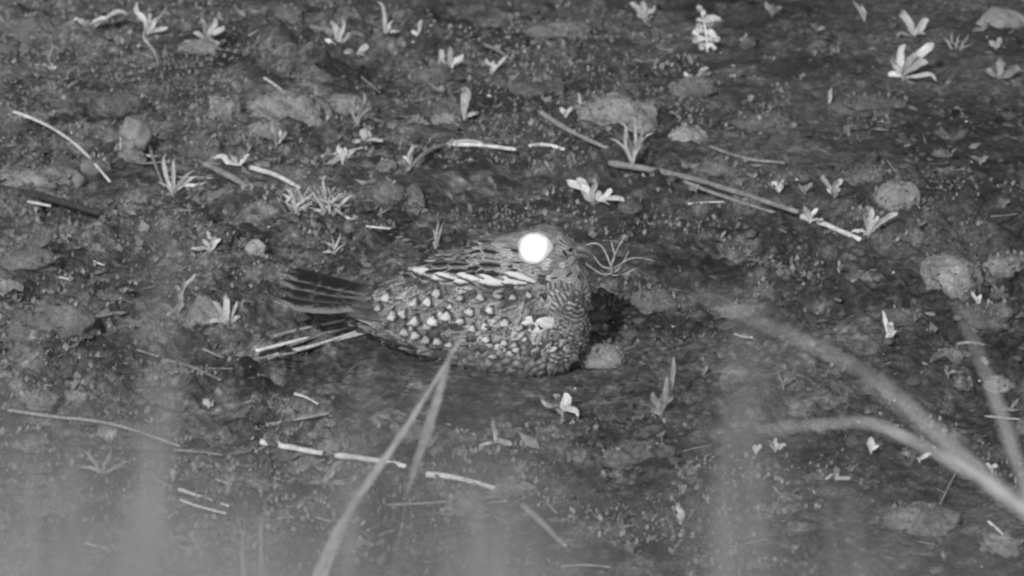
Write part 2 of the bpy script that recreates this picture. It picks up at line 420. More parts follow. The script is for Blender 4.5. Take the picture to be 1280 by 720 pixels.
for _ in range(46):
    while True:
        a, b_ = random.uniform(0, 1280), random.uniform(5, 700)
        if (a < 620 or random.random() < .4) and not (330 < a < 830 and 255 < b_ < 490): break
    w_ = random.uniform(22, 52); mt = random.choice(('clod', 'dimclod', 'dimclod'))
    clod(a, b_, w_, w_ * random.uniform(.4, .65), ('wide' if w_ > 37 else 'small') + (' pale' if mt == 'clod' else ' dark') + ' ragged clod of earth half sunk in the soil', mt,
         group=('wide' if w_ > 37 else 'small') + (' pale' if mt == 'clod' else ' dark') + ' ragged clods half sunk in the soil')

# moss and seedling fuzz: tens of thousands of leaf-sized flakes on the paler patches and over the clods
def fuzz(name, n, smin, smax, mat, label, cat, thr=.5, left=.35):
    x = np.random.uniform(-.7, .7, n * 6); y = np.random.uniform(-.85, 1.12, n * 6)
    f = .6 * vnoise(x / .085, y / .12, 51) + .4 * vnoise(x / .03, y / .04, 52) - left * np.clip(x, -.5, .5)
    keep = (f > thr) & ((((x + .02) / .2) ** 2 + ((y + .11) / .11) ** 2) > 1); x, y = x[keep][:n], y[keep][:n]; m_ = len(x)
    z = height(x, y)
    if name == 'moss':
        cp = np.concatenate(CLODPTS); x = np.append(x, cp[:, 0]); y = np.append(y, cp[:, 1]); z = np.append(z, cp[:, 2]); m_ = len(x)
    s_ = smin + (smax - smin) * np.random.random(m_) ** 2
    az = np.random.uniform(0, 2 * np.pi, m_); el_ = np.random.uniform(.35, 1.4, m_)
    t = np.stack([np.cos(az) * np.cos(el_), np.sin(az) * np.cos(el_), np.sin(el_)], 1) * s_[:, None]
    b_ = np.stack([-np.sin(az), np.cos(az), np.random.uniform(-.5, .5, m_)], 1) * (s_ * np.random.uniform(.2, .42, m_))[:, None]
    p = np.stack([x, y, z - .0006], 1)
    V = np.stack([p, p + t * .5 + b_, p + t, p + t * .5 - b_], 1).reshape(-1, 3)
    F = [(4 * k, 4 * k + 1, 4 * k + 2, 4 * k + 3) for k in range(m_)]
    o = meshobj(name, V, F, mat, smooth=False); o['kind'] = 'stuff'; return tag(o, label, cat)
fuzz('moss', 48000, .0022, .0072, M['moss'], 'dull mossy fuzz in ragged patches over the soil', 'moss', .50)
fuzz('leaf_scraps', 7000, .003, .010, M['litter'], 'loose upturned scraps of dead leaf lying on the mossy patches', 'litter', .56, .5)

# ------------------------------------------------------------------ small plants
CATP = 'plant'
def leafpart(root, a, b, width, mat, bend=.18, name='leaf', prof='leaf', nh=None):
    d = b - a; L = d.length
    rv = lambda k: Vector((random.uniform(-1, 1), random.uniform(-1, 1), random.uniform(-.3, 1))) * L * k
    path = smoothpath([a, a + d * .35 + rv(bend * .6) + Vector((0, 0, bend * .35 * L)), a + d * .72 + rv(bend * .6) + Vector((0, 0, bend * .3 * L)), b + rv(.05)], 3)
    for p in path: p.z = max(p.z, -.003)
    if nh is None: nh = (-FWD + Vector((random.uniform(-1.1, 1.1), 0, random.uniform(-.2, .9)))).normalized()
    V, F = ribbon(path, width * random.uniform(.95, 1.25), nh, prof, random.uniform(.1, .6))
    return meshobj(name, V, F, mat, root)
def plant(px, py, tips, label, w=6, mat='leaf', name='seedling', cat='seedling', group=None, prof='leaf', bend=.16, stem=True):
    base = P(px, py); s = mpp(base); base.z += .001
    if mat == 'leaf' and random.random() < .15: mat = 'midleaf'
    root = empty(name, base); tag(root, label, cat, group)
    st = None
    mx = max(max(abs(t[0] - px), abs(py - t[1])) for t in tips) * s
    if stem:
        top = Vector((random.uniform(-.003, .003), random.uniform(-.003, .003), min(.018, .28 * mx)))
        V, F = tube([Vector((0, 0, -.006)), top * .5, top], .0012, .0009, 5)
        meshobj('stem', V, F, M[mat], root)
    for t in tips:
        tx, ty = t[0] - px, t[1] - py; ww = t[2] if len(t) > 2 else w
        L = math.hypot(tx, ty) * s
        r = random.uniform(-.45, .45) * L
        z = (-ty * s - r * math.sin(PITCH)) / math.cos(PITCH)
        if z < .004:
            z = .004 + random.random() * .004
            r = (-ty * s - z * math.cos(PITCH)) / math.sin(PITCH); r = max(-.05, min(.05, r))
        hb = min(z * .3, random.uniform(0, .3) * min(.018, .28 * mx)) if stem else -.003
        b = Vector((tx * s, r, z))
        leafpart(root, Vector((0, 0, max(-.002, hb))), b, ww * s, M[mat], bend, 'leaf', prof)
    return root
plant(182, 46, [(170, 4, 7), (211, 10, 8), (209, 36, 6), (187, 18, 5), (199, 24, 5)], 'pale sprout with one tall leaf and a bent elbow leaf')
plant(198, 82, [(180, 42, 4)], 'single thin slanting blade below the elbow-leaved sprout', prof='blade', stem=False, name='grass_shoot', cat='grass')
plant(112, 40, [(84, 33, 6), (98, 28, 5), (122, 32, 5), (140, 24, 5), (163, 21, 5), (104, 40, 5)], 'low straggling row of pale leaf scraps on dark soil', bend=.3)
plant(262, 58, [(251, 27, 6), (268, 25, 6), (280, 37, 6), (229, 57, 5), (277, 60, 4), (242, 44, 5)], 'pale seedling with two curled upper leaves and spreading lower ones')
plant(65, 88, [(64, 55, 4), (43, 82, 5), (70, 84, 4)], 'bright L-shaped sprout of two thin leaves')
plant(427, 66, [(415, 28, 8), (428, 25, 7), (405, 50, 6), (436, 42, 5)], 'pale shoot with three thick upright blades beside a rounded clod')
plant(447, 70, [(461, 60, 10), (430, 70, 6), (458, 70, 6)], 'low sprout with a broad curved leaf at the foot of the thick-bladed shoot')
plant(346, 186, [(340, 154, 7), (352, 166, 6), (359, 168, 5), (349, 176, 5)], 'small bright sprout in front of the broad pale clod')
plant(216, 246, [(208, 194, 5), (220, 198, 5), (242, 214, 5), (246, 222, 6), (196, 226, 4), (258, 230, 5)], 'thin-leaved pale tuft in front of the rounded dull clod', prof='blade', name='grass_tuft', cat='grass')
plant(300, 210, [(290, 196, 5), (312, 195, 5), (268, 200, 6)], 'tiny low sprout beside the two slanting straws')
plant(481, 46, [(472, 3, 6), (491, 28, 5), (500, 40, 4)], 'tall single pale blade with short side leaves', prof='blade')
plant(524, 50, [(527, 28, 5), (550, 42, 4), (514, 42, 4), (551, 48, 4)], 'little sprout with long flat leaves trailing sideways')
plant(558, 94, [(551, 62, 7), (563, 60, 7), (578, 68, 8), (549, 76, 5), (570, 80, 5)], 'four-leaved pale sprout on the flat grey clod')
plant(616, 92, [(618, 78, 7), (608, 74, 4), (634, 72, 4)], 'tiny teardrop-leaved sprout under the short bent stalk')
plant(580, 150, [(580, 112, 11), (576, 136, 4), (596, 143, 4)], 'solitary bright upright oval leaf on dark soil')
plant(447, 158, [(435, 125, 5), (455, 118, 5), (449, 134, 7), (462, 138, 4)], 'pale Y-shaped sprout with forked tip')
plant(455, 180, [(452, 162, 9), (463, 166, 8), (478, 180, 5), (440, 178, 5)], 'low bright sprout with squarish leaves below the Y-shaped sprout')
plant(429, 204, [(424, 182, 6), (433, 186, 5), (420, 196, 5), (410, 206, 5), (444, 190, 4)], 'ragged pale sprout near the crooked straw')
plant(512, 206, [(516, 180, 6), (503, 196, 5), (514, 192, 5)], 'short bright leaf standing by the small pale block')
plant(723, 142, [(722, 118, 4), (732, 131, 5), (718, 134, 4)], 'tiny bright tick-shaped sprout before the faceted clod')
plant(708, 147, [(700, 135, 5), (714, 134, 5), (706, 140, 4)], 'tiny curled sprout next to the tick-shaped one')
plant(790, 219, [(773, 160, 6), (792, 161, 6), (800, 164, 5), (815, 176, 4), (763, 184, 4), (786, 176, 4)], 'bright upright grass sprout of long blades in front of the faceted clod', prof='blade', name='grass_tuft', cat='grass')
plant(806, 24, [(788, 4, 6), (803, 2, 7), (818, 6, 7), (815, 22, 9), (812, 38, 7), (796, 18, 5)], 'pale leafy herb with a broad folded middle leaf')
plant(865, 106, [(854, 92, 6), (885, 86, 5), (862, 94, 6)], 'bright V-shaped seedling with one long leaf')
plant(1033, 133, [(1040, 112, 5)], 'single short bright blade alone on bare dark soil', stem=False)
plant(1128, 98, [(1104, 68, 8), (1110, 92, 7), (1168, 55, 9), (1159, 80, 9), (1130, 58, 8), (1146, 68, 7), (1170, 106, 5), (1112, 78, 8), (1124, 84, 7)], 'broad-leaved pale herb with many spreading pointed leaves', name='herb', cat='herb')
plant(1142, 46, [(1124, 17, 8), (1160, 27, 8), (1131, 30, 8), (1121, 49, 5), (1146, 36, 6), (1155, 44, 4)], 'smaller pale herb right behind the broad-leaved one', name='herb', cat='herb')
plant(1080, 27, [(1066, 0, 5), (1078, 6, 5)], 'pair of thin pale blades rising side by side', prof='blade')
plant(1248, 100, [(1232, 90, 9), (1251, 74, 9), (1276, 88, 8), (1262, 92, 7), (1242, 84, 7)], 'dull broad-leaved herb beneath the bright litter clump', mat='dimleaf', name='herb', cat='herb')
plant(974, 242, [(966, 227, 6), (980, 226, 6), (972, 230, 6)], 'small bright tuft beyond the long twin stalks')
plant(1006, 244, [(999, 232, 6), (1015, 230, 5), (1006, 232, 6)], 'dull stubby tuft beside the small bright one', mat='dimleaf')
plant(1040, 244, [(1028, 220, 6), (1044, 226, 7), (1052, 226, 6), (1034, 234, 5), (1050, 238, 5)], 'bright ragged tuft next to the blunt clod')
plant(744, 256, [(706, 228, 8), (721, 224, 9), (740, 226, 7), (766, 238, 7), (782, 256, 6), (760, 259, 6), (726, 240, 8), (752, 242, 7)], 'bright spreading plant with broad tilted leaves behind the bird')
plant(1086, 297, [(1078, 270, 6), (1091, 262, 7), (1120, 270, 7), (1102, 280, 6), (1096, 272, 5), (1064, 292, 8)], 'leafy sprout growing at the end of the long stalk')
plant(1012, 284, [(1004, 266, 7), (1022, 268, 6), (1010, 272, 6), (1028, 282, 5)], 'short bright sprout astride the long stalk')
plant(545, 314, [(545, 272, 4), (554, 278, 4), (541, 288, 4), (548, 296, 4)], "thin upright blade tuft behind the bird's back", prof='blade', name='grass_tuft', cat='grass')
plant(264, 316, [(240, 312, 5), (259, 290, 6), (270, 292, 5), (277, 300, 5), (252, 302, 5)], 'pale curled seedling on bare soil behind the leafy clod')
plant(228, 364, [(243, 337, 5), (228, 342, 5), (218, 352, 4)], 'pale two-pronged sprout standing on the leafy clod')
plant(222, 392, [(228, 362, 7), (212, 384, 4), (232, 378, 5)], 'drooping pale leaf hanging in front of the leafy clod', mat='dimleaf')
plant(284, 396, [(285, 358, 7), (266, 366, 5), (296, 366, 6), (272, 384, 7), (300, 384, 6), (280, 380, 6), (255, 392, 5)], 'curled leafy seedling beside the grey clod')
plant(128, 596, [(104, 564, 4), (141, 560, 4), (94, 586, 4), (162, 580, 5), (150, 574, 4), (116, 600, 3)], 'dim star-shaped sprout of radiating blades', mat='dimleaf', prof='blade')
plant(618, 556, [(619, 526, 7), (628, 552, 4), (640, 556, 6), (598, 566, 4)], 'single upright narrow leaf beyond the broken straw')
plant(826, 522, [(840, 448, 7), (832, 470, 7), (815, 490, 7), (842, 490, 6), (812, 512, 6), (836, 476, 5)], 'dim upright ferny sprig standing to the right of the bird', mat='dimleaf', name='herb', cat='herb')
plant(702, 520, [(676, 502, 6), (690, 495, 7), (705, 493, 9), (714, 508, 8), (723, 524, 6)], 'pale curled scrap of leaves in front of the bird', bend=.3)
plant(1110, 424, [(1103, 386, 5), (1116, 402, 8), (1106, 418, 6), (1121, 412, 4)], 'pale drooping sprout on dim soil between blurred stems')
plant(1222, 394, [(1214, 376, 5), (1226, 380, 4)], 'tiny pale sprout below the large rugged clod')
plant(968, 564, [(960, 552, 7), (982, 559, 5), (968, 548, 6), (974, 556, 5)], 'small pale seedling under the drooping blurred blade', mat='leaf')
plant(946, 568, [(942, 558, 6), (952, 558, 6)], 'tiny pale bud-like sprout next to the small pale seedling')
plant(1088, 567, [(1088, 548, 8), (1098, 558, 5)], 'short bright pointed leaf under the fork of the blurred stem')
plant(1044, 602, [(1030, 600, 4), (1046, 595, 5), (1060, 601, 4)], 'flat bright sliver leaf lying on dark soil', bend=.3)
plant(1150, 577, [(1163, 568, 5), (1156, 570, 4)], 'tiny bright leaf beside the blurred forked stem')
plant(852, 655, [(850, 632, 7), (860, 650, 5), (846, 644, 5)], 'lone bright little sprout at the foot of dim crumbly soil')
plant(978, 486, [(992, 470, 4), (972, 462, 4), (984, 474, 4)], 'small dull forked sprout by a dark hollow', mat='dimleaf')
plant(406, 610, [(390, 598, 7), (428, 578, 6), (418, 590, 7), (432, 606, 6), (386, 606, 5), (420, 616, 6)], 'dull crumpled leaves beside the broad leaning blade', mat='dimleaf')
plant(215, 600, [(204, 596, 5), (216, 586, 6), (222, 590, 4)], 'dull small leaf cluster beyond the twin short straws', mat='dimleaf')
plant(245, 590, [(240, 578, 6), (246, 572, 6), (256, 580, 5), (268, 584, 5)], 'dim rounded leaflets beside the dull leaf cluster', mat='dimleaf')
plant(262, 510, [(256, 500, 7), (268, 504, 6)], 'pale curled leaflet beneath the slanting dull straw', mat='leaf')
plant(965, 20, [(956, 4, 7), (968, 8, 7), (978, 10, 6), (962, 12, 7)], 'dull tuft of stubby leaves on the far dark soil', mat='dimleaf')
plant(1240, 590, [(1232, 580, 5), (1246, 582, 5)], 'small pale twin leaves beside the blurred slanting blade')
plant(1245, 62, [(1236, 52, 5), (1252, 50, 6)], 'dim little leaf pair just below the litter clump', mat='dimleaf')
for (a, b_) in ((330, 20), (380, 62), (640, 30), (690, 62), (930, 55), (1000, 100), (1190, 140), (1225, 205), (1060, 170), (935, 130),
                (60, 150), (110, 175), (395, 210), (130, 260), (85, 300), (620, 235), (565, 250), (900, 300), (960, 320), (1050, 340),
                (1150, 280), (1255, 260), (880, 470), (905, 640), (990, 690), (1180, 700), (760, 600), (790, 690), (730, 660), (560, 690),
                (365, 320), (90, 40), (20, 60), (1020, 40), (870, 240), (690, 215), (1235, 460), (1185, 470)):
    n = random.randint(2, 4)
    plant(a, b_, [(a + random.uniform(-11, 11), b_ - random.uniform(1, 13), random.uniform(3, 6)) for _ in range(n)],
          'tiny dull sprout of %s leaves on bare soil' % ('two', 'three', 'four')[n - 2], mat='dimleaf', group='tiny %s-leaved sprouts dotted over the soil' % ('two', 'three', 'four')[n - 2])
# shoot with leaves up a spine
def shoot(px, py, topx, topy, leaves, label):
    base = P(px, py); s = mpp(base); root = empty('leafy_shoot', base); tag(root, label, 'shoot')
    top = Vector(((topx - px) * s, .01, ((py - topy) * s - .01 * math.sin(PITCH)) / math.cos(PITCH)))
    V, F = tube(bez(Vector((0, 0, -.006)), top * .5 + Vector((.004, 0, 0)), top, 6), .0015, .0008, 5); meshobj('stem', V, F, M['leaf'], root)
    for (t, dx, dy, w) in leaves:
        a = top * t; b = a + Vector((dx * s, random.uniform(-.008, .004), -dy * s)); b.z = max(b.z, .004)
        leafpart(root, a, b, w * s, M['leaf'], .25)
shoot(884, 64, 876, 14, [(1, -4, -4, 7), (.9, 5, -4, 6), (.75, 22, -2, 9), (.75, -8, -1, 7), (.6, 14, -3, 8), (.5, -14, 4, 8), (.45, 16, 4, 8), (.3, -16, 3, 8),
                         (.25, 18, 0, 8), (.15, -10, 2, 8), (.1, 12, 4, 7), (.6, -9, -4, 7)], 'upright pale shoot with stubby leaves all along its stem')
# spiky bright tufts
def tuft(px, py, rx, ry, n, label, w=3.2, mat='leaf'):
    base = P(px, py); s = mpp(base); root = empty('grass_tuft', base); tag(root, label, 'grass')
    for k in range(n):
        a = math.pi * (k + random.uniform(.1, .9)) / n
        L = random.uniform(.55, 1)
        b = Vector((math.cos(a) * rx * s * L, random.uniform(-.02, .01), max(.006, math.sin(a) * ry * s * L + .004)))
        o_ = Vector((random.gauss(0, .22) * rx * s, random.uniform(-.012, .008), random.random() * .006 - .002)); leafpart(root, o_, b + o_ * .6, w * s * random.uniform(.8, 1.3), M[mat], .12, 'blade', 'blade')
tuft(370, 266, 40, 36, 26, 'bright spiky tuft of short needle-like blades', 4)
tuft(412, 270, 36, 36, 20, 'looser spiky tuft leaning beside the brightest one', 3.6)
tuft(418, 316, 18, 20, 7, 'small bright splayed tuft below the spiky tufts', 3.4)
tuft(300, 180, 20, 20, 6, 'faint little tuft before the small pale lump', 3, 'dimleaf')
tuft(1195, 60, 20, 18, 6, 'faint dark-soil tuft beside the broad-leaved herb', 3, 'dimleaf')
# thin branching twig plant right of the bird's head
base = P(766, 346); s = mpp(base); tw = tag(empty('branching_twig', base), "thin wiry branching plant in front of the bird's beak", 'plant')
def tw3(x, y, r=0): return Vector(((x - 766) * s, r, max(.002, ((346 - y) * s - r * math.sin(PITCH)) / math.cos(PITCH))))
for k, (pts, wd) in enumerate([([(766, 346), (764, 330), (770, 312), (781, 292)], 2.6), ([(765, 334), (755, 310), (745, 302), (732, 304)], 2.2), ([(765, 334), (752, 330), (742, 318), (736, 312)], 2.4),
                  ([(766, 334), (785, 322), (800, 320), (818, 324)], 2.2), ([(766, 340), (752, 340), (742, 334), (733, 328)], 2.4), ([(768, 338), (776, 330), (786, 312)], 1.8),
                  ([(764, 330), (768, 318), (764, 300)], 1.8), ([(766, 342), (780, 340), (796, 332)], 2)]):
    r = (k - 3) * .004
    V, F = tube(smoothpath([tw3(x, y, r * i / len(pts)) for i, (x, y) in enumerate(pts)], 4), wd * s / 2, wd * s / 3.2, 5)
    meshobj('twig', V, F, M['leaf'], tw)
# round dead leaf
base = P(168, 197); s = mpp(base); rl = tag(empty('dead_leaf', base), 'large round dead leaf standing on edge with pale rim', 'leaf')
V, F = [], []
nr, nc = 7, 20
for i_ in range(nr + 1):
    for k in range(nc):
        a = 2 * math.pi * k / nc; rr = i_ / nr
        ir = 1 + .12 * math.sin(3 * a + 1) + .07 * math.sin(7 * a) * rr + .05 * math.sin(11 * a + 2) * rr; x = math.cos(a) * rr * 19 * ir + .25 * math.sin(a) * rr * 10; y = math.sin(a) * rr * 24 * ir
        V.append(Vector((x * s, (.010 * rr * rr - .006 + y * s * .35 + .004 * math.sin(4 * a) * rr), (y + 25) * s / 1.0)))
for i_ in range(nr):
    for k in range(nc):
        F.append((i_ * nc + k, i_ * nc + (k + 1) % nc, (i_ + 1) * nc + (k + 1) % nc, (i_ + 1) * nc + k))
o = meshobj('blade', V, F, M['dimleaf'], rl); sd = o.modifiers.new('s', 'SOLIDIFY'); sd.thickness = .0008
rim = [V[nr * nc + int(nc * (.5 + .24 * q / 14)) % nc] for q in range(15)]
VV, FF = tube(rim, .0018, .0022, 5); meshobj('rim', VV, FF, M['leaf'], rl)
VV, FF = tube([Vector((-.004, 0, .004)), Vector((.012, -.004, .003)), Vector((.022, -.006, .003))], .0022, .0014, 5); meshobj('stalk', VV, FF, M['leaf'], rl)

# ------------------------------------------------------------------ straws on the ground
def straw(pts, wpx, label, mat='straw', name='dry_straw', cat='straw', group=None, lift=0, taper=.7, flat=.8, arch=0):
    ps = [P(*p) for p in pts]; s = mpp(ps[0]); r = wpx * (1.2 if mat != 'palestraw' else 1.08) * s / 2
    za, zb = (ps[0].z * 2 + ps[1].z) / 3, (ps[-1].z * 2 + ps[-2].z) / 3
    for it in range(3):                                        # rests on the bumps: a straight stalk over uneven ground
        fl = []
        for k, (x, y) in enumerate(pts):
            ry = ray(x, y); z = za + (zb - za) * k / (len(pts) - 1); fl.append(CAM + ry * ((z - CAM.z) / ry.z))
        q = smoothpath(fl, 6); n_ = len(q) - 1
        de = sorted(gz(p.x, p.y) + r * .45 - p.z for p in q); up = de[int(.85 * n_)]
        za += up; zb += up
    for k, p in enumerate(q):
        t = k / n_; p.x += random.uniform(-.1, .1) * r; p.z += arch * 4 * t * (1 - t) + lift * .2
    q2 = [(q[max(0, k - 1)] + q[k] + q[min(n_, k + 1)]) / 3 for k in range(n_ + 1)]
    b0 = q2[0].copy()
    V, F = tube([p - b0 for p in q2], r, r * taper, 7, nodes=(.3, .72) if wpx > 4 else (), flat=flat, rag=.2)
    o = meshobj(name, V, F, M[mat], None, b0); return tag(o, label, cat, group)
straw([(-30, 128), (40, 152), (95, 185), (140, 230)], 4.2, 'long thin curved straw lying across the wide pale mound', arch=.004)
straw([(180, 158), (192, 200), (206, 236)], 4, 'thin upright-leaning stalk beside the round dead leaf', 'dimstraw')
straw([(312, 209), (345, 219), (376, 236)], 7, 'short pale straw ending beside the bright spiky tuft')
straw([(254, 204), (285, 219), (314, 236)], 9, 'short thick dull straw parallel to a paler one', 'dimstraw')
straw([(601, 54), (622, 63), (641, 75)], 4.5, 'short bent stalk on bare soil near a dull clod', 'dimstraw')
straw([(557, 181), (600, 182), (648, 188)], 6, 'bright split horizontal straw behind the bird', lift=.003)
straw([(566, 179), (585, 177), (604, 180)], 3, 'thin splinter lying along the bright split straw', lift=.006)
straw([(660, 183), (682, 181), (707, 187)], 6, 'short pale straw end in line with the split straw')
straw([(556, 182), (535, 194), (508, 214)], 6, 'dull crooked straw slanting away from the split straw', 'dimstraw', arch=.004)
straw([(672, 138), (715, 165), (765, 188)], 7, 'dull slanting stalk in front of the faceted clod', 'dimstraw')
straw([(758, 204), (830, 216), (900, 234), (1004, 268)], 9, 'long thick stalk running from the grass sprout', 'dimstraw', lift=.003)
straw([(852, 226), (905, 246), (975, 268)], 5, 'thinner stalk lying alongside the long thick one', 'dimstraw')
straw([(1000, 270), (1035, 282), (1078, 301)], 8, 'pale end of stalk between two bright sprouts', 'straw')
straw([(330, 449), (400, 431), (474, 412)], 6.5, "bright straw lying under the bird's tail", lift=.004)
straw([(318, 439), (350, 431), (388, 421)], 5, "short pale straw parallel to the one under the bird's tail")
straw([(360, 432), (410, 416), (462, 404)], 5, "dull straw tucked between the tail and the bright straw", 'dimstraw')
straw([(345, 420), (380, 410), (425, 402)], 5, "dull frayed straw close beneath the tail feathers", 'dimstraw')
straw([(352, 446), (410, 428), (468, 408)], 3.5, "thin pale straw lying just above the bright one under the tail", lift=.006)
straw([(322, 428), (372, 414), (440, 400)], 4.5, "dull streaked straw running back from the wing tip", 'dimstraw', lift=.006)
straw([(300, 452), (335, 446), (372, 440)], 3.5, "short dull straw past the end of the bright straw", 'dimstraw')
straw([(204, 449), (240, 459), (278, 476)], 4.5, 'thin dull straw slanting across the soil below the leafy clod', 'dimstraw')
straw([(324, 553), (362, 560), (406, 568)], 9, 'brightest piece of the long broken straw', 'palestraw', lift=.003, flat=.9)
straw([(417, 570), (462, 575), (510, 584)], 8.5, 'middle piece of broken straw crossed by the leaning blade', 'palestraw', lift=.003, flat=.9)
straw([(531, 594), (575, 599), (621, 612)], 8.5, 'last piece of broken straw beside the dull slanting stalk', 'palestraw', lift=.003, flat=.9)
straw([(652, 630), (680, 656), (709, 684)], 8, 'dull slanting stalk beyond the end of the broken straw', 'dimstraw')
straw([(470, 632), (545, 628), (628, 620)], 4, 'dull thin straw running under the broken straw', 'dimstraw')
straw([(548, 638), (590, 631), (632, 626)], 4, 'shorter dull straw next to the thin one', 'dimstraw')
straw([(330, 533), (370, 525), (414, 517)], 6, 'dull straw lying above the brightest broken piece', 'dimstraw', lift=.003)
straw([(222, 611), (254, 622), (288, 633)], 5, 'upper one of two short parallel straws', 'straw')
straw([(224, 624), (252, 634), (284, 642)], 4, 'lower one of two short parallel straws', 'straw')
straw([(215, 562), (250, 565), (280, 569)], 4.5, 'short dull straw on the dark litter', 'dimstraw')
straw([(270, 680), (288, 672), (302, 664)], 4, 'short dull splinter near the upright stick', 'dimstraw')
straw([(345, 648), (385, 646), (415, 652)], 3.5, 'thin dull straw behind the leaning blade', 'dimstraw')
straw([(-20, 232), (60, 248), (130, 268)], 11, 'dark fallen stick lying along the soil', 'darkstick', 'fallen_stick', 'stick')
straw([(-20, 252), (20, 250), (66, 258)], 5, 'pale short straw beside the dark fallen stick', 'straw')
straw([(-20, 508), (60, 520), (140, 530), (232, 560)], 5, 'long dull stalk half hidden by the blurred grass', 'dimstraw')
straw([(430, 270), (455, 282), (490, 286)], 4, 'thin pale straw trailing from the spiky tufts')
straw([(395, 236), (420, 262), (440, 275)], 3.5, 'thin slanting straw inside the spiky tufts')
straw([(880, 180), (930, 198), (985, 204)], 5, 'short dull straw below the egg-shaped clod', 'dimstraw')
straw([(1195, 430), (1215, 428), (1240, 434)], 4.5, 'short dull straw under the slanting blurred blade', 'dimstraw')
straw([(700, 708), (730, 706), (765, 709)], 3.5, 'faint straw lying flat on dim soil beyond the leaning blade', 'dimstraw')
straw([(1170, 640), (1190, 600), (1196, 590)], 3, 'short dim splinter near the long dull ridge', 'dimstraw')
straw([(400, 196), (430, 190), (456, 184)], 3.5, 'thin crooked straw by the low squarish-leaved sprout', 'straw')

for k in range(54):
    while True:
        a, b_ = random.uniform(0, 1250), random.uniform(8, 705)
        if (a < 520 or random.random() < .25) and not (320 < a < 830 and 265 < b_ < 490): break
    L_, an = random.uniform(16, 58), random.gauss(.35, .5); pale_ = random.random() < .35
    straw([(a, b_), (a + L_ * .5 * math.cos(an), b_ + L_ * .5 * math.sin(an) * .6 + random.uniform(-2, 2)), (a + L_ * math.cos(an), b_ + L_ * math.sin(an) * .6)], random.uniform(2, 4),
          ('pale' if pale_ else 'dull') + (' short' if L_ < 36 else ' longer') + ' scrap of straw lying loose on the littered soil', 'straw' if pale_ else 'dimstraw', 'straw_scrap', 'straw',
          ('pale' if pale_ else 'dull') + (' short' if L_ < 36 else ' longer') + ' straw scraps on the littered soil')

# ------------------------------------------------------------------ upright stems and blurred tall grass
def longblade(root, pts, d, width, mat, base, name='blade', dd=0.0, n=8, prof='blade'):
    q = [at(px, py, d + dd * k) for k, (px, py) in enumerate(pts)]
    # from the ground up to the first point in view
    a = base; lean = (q[1] - q[0]).normalized()
    path = bez(a, q[0] - lean * (.45 * (q[0] - a).length), q[0], 10)[:-1] + smoothpath(q, n)
    if path[5].z < 0: path = bez(a, a * .5 + q[0] * .5, q[0], 10)[:-1] + smoothpath(q, n)
    V, F = ribbon([p - root.location for p in path], width, -FWD, prof, .2)
    return meshobj(name, V, F, mat, root)
def tallgrass(d, blades, label, mat='fore', basepx=None, name='tall_grass', group=None, dy=.0, prof='blade'):
    """blades: list of (points in view from low to high, width in metres); all rise from one root on the ground below"""
    p0 = at(*blades[0][0][0], d); bx = p0.x if basepx is None else at(basepx, 720, d).x
    b = Vector((bx, p0.y + dy, 0)); b.z = gz(b.x, b.y) - .01
    root = empty(name, b); tag(root, label, 'grass', group)
    for k, (pts, w) in enumerate(blades):
        longblade(root, pts, d, w, M[mat], b + Vector((random.uniform(-.012, .012), random.uniform(-.01, .01), 0)), prof=prof)
    return root
# leaning broad blade crossing the bird, almost in focus
tallgrass(4.35, [([(388, 735), (432, 645), (500, 545), (550, 466), (592, 396)], .0062), ([(398, 735), (418, 690), (436, 646)], .0050)],
          'broad leaning grass blade crossing in front of the bird', 'leaning', basepx=340)
tallgrass(4.2, [([(488, 735), (512, 610), (535, 535), (552, 480), (566, 432)], .0072)],
          'dimmer narrow blade close behind the leaning broad blade', 'fore', basepx=475, prof='lance')
tallgrass(4.6, [([(305, 735), (303, 690), (306, 650)], .0035), ([(327, 735), (326, 690), (326, 640)], .0055)],
          'pair of short upright stems below the broken straw', 'fore', basepx=316)
# forked pale stem on the right
lo_ = [(1400, 724), (1280, 636), (1210, 590), (1150, 556), (1090, 529), (1020, 531), (955, 539)]
hi_ = [(1400, 716), (1285, 634), (1205, 572), (1140, 512), (1085, 468), (985, 418), (870, 366)]
rt = tallgrass(3.05, [(lo_, .0034), ([(x + 4, y - 7 + 3 * k) for k, (x, y) in enumerate(lo_[:5])], .0026)],
          'pale blurred stem forking into two arching blades', 'forebright', basepx=1520, prof='taper')
longblade(rt, hi_, 2.8, .0036, M['forebright'], rt.location.copy(), dd=-.012, prof='taper')
longblade(rt, [(x - 6, y + 7) for (x, y) in hi_[:5]], 2.85, .0030, M['forebright'], rt.location.copy(), dd=-.012, prof='taper')
longblade(rt, [(1400, 718), (1280, 630), (1190, 552), (1120, 478), (1070, 425), (1005, 365)], 2.5, .0016, M['fore'], rt.location.copy(), dd=-.012, prof='taper')
tallgrass(2.9, [([(1320, 740), (1286, 620), (1250, 515), (1218, 430), (1186, 358)], .0042)], 'blurred slanting blade beside the forked stem', 'leaning', basepx=1340)
G = 'soft blurred tall grass between the viewer and the bird'
LV = 'tall grass clump blurred to a soft grey veil'
def veil(d, blades, mat='fore'):
    bl = []
    for (x, t, w) in blades:
        lean = random.uniform(-55, 55); k = random.uniform(-25, 25)
        bl.append(([(x, 770), (x + lean * .35 + k, 770 + (t - 770) * .5), (x + lean, t)], w))
    tallgrass(d, bl, LV, mat, basepx=sum(b[0] for b in blades) / len(blades), group=G)
def row(x0, x1, step, t0, t1, w, d0, d1):
    xs = []; x = x0
    while x < x1: xs.append(x); x += step * random.uniform(.6, 1.4)
    for q in range(0, len(xs), 3):
        veil(random.uniform(d0, d1), [(x, random.uniform(t0, t1), w * random.uniform(.75, 1.25)) for x in xs[q:q + 3]])
row(-60, 130, 22, 400, 580, .0024, .55, .75)
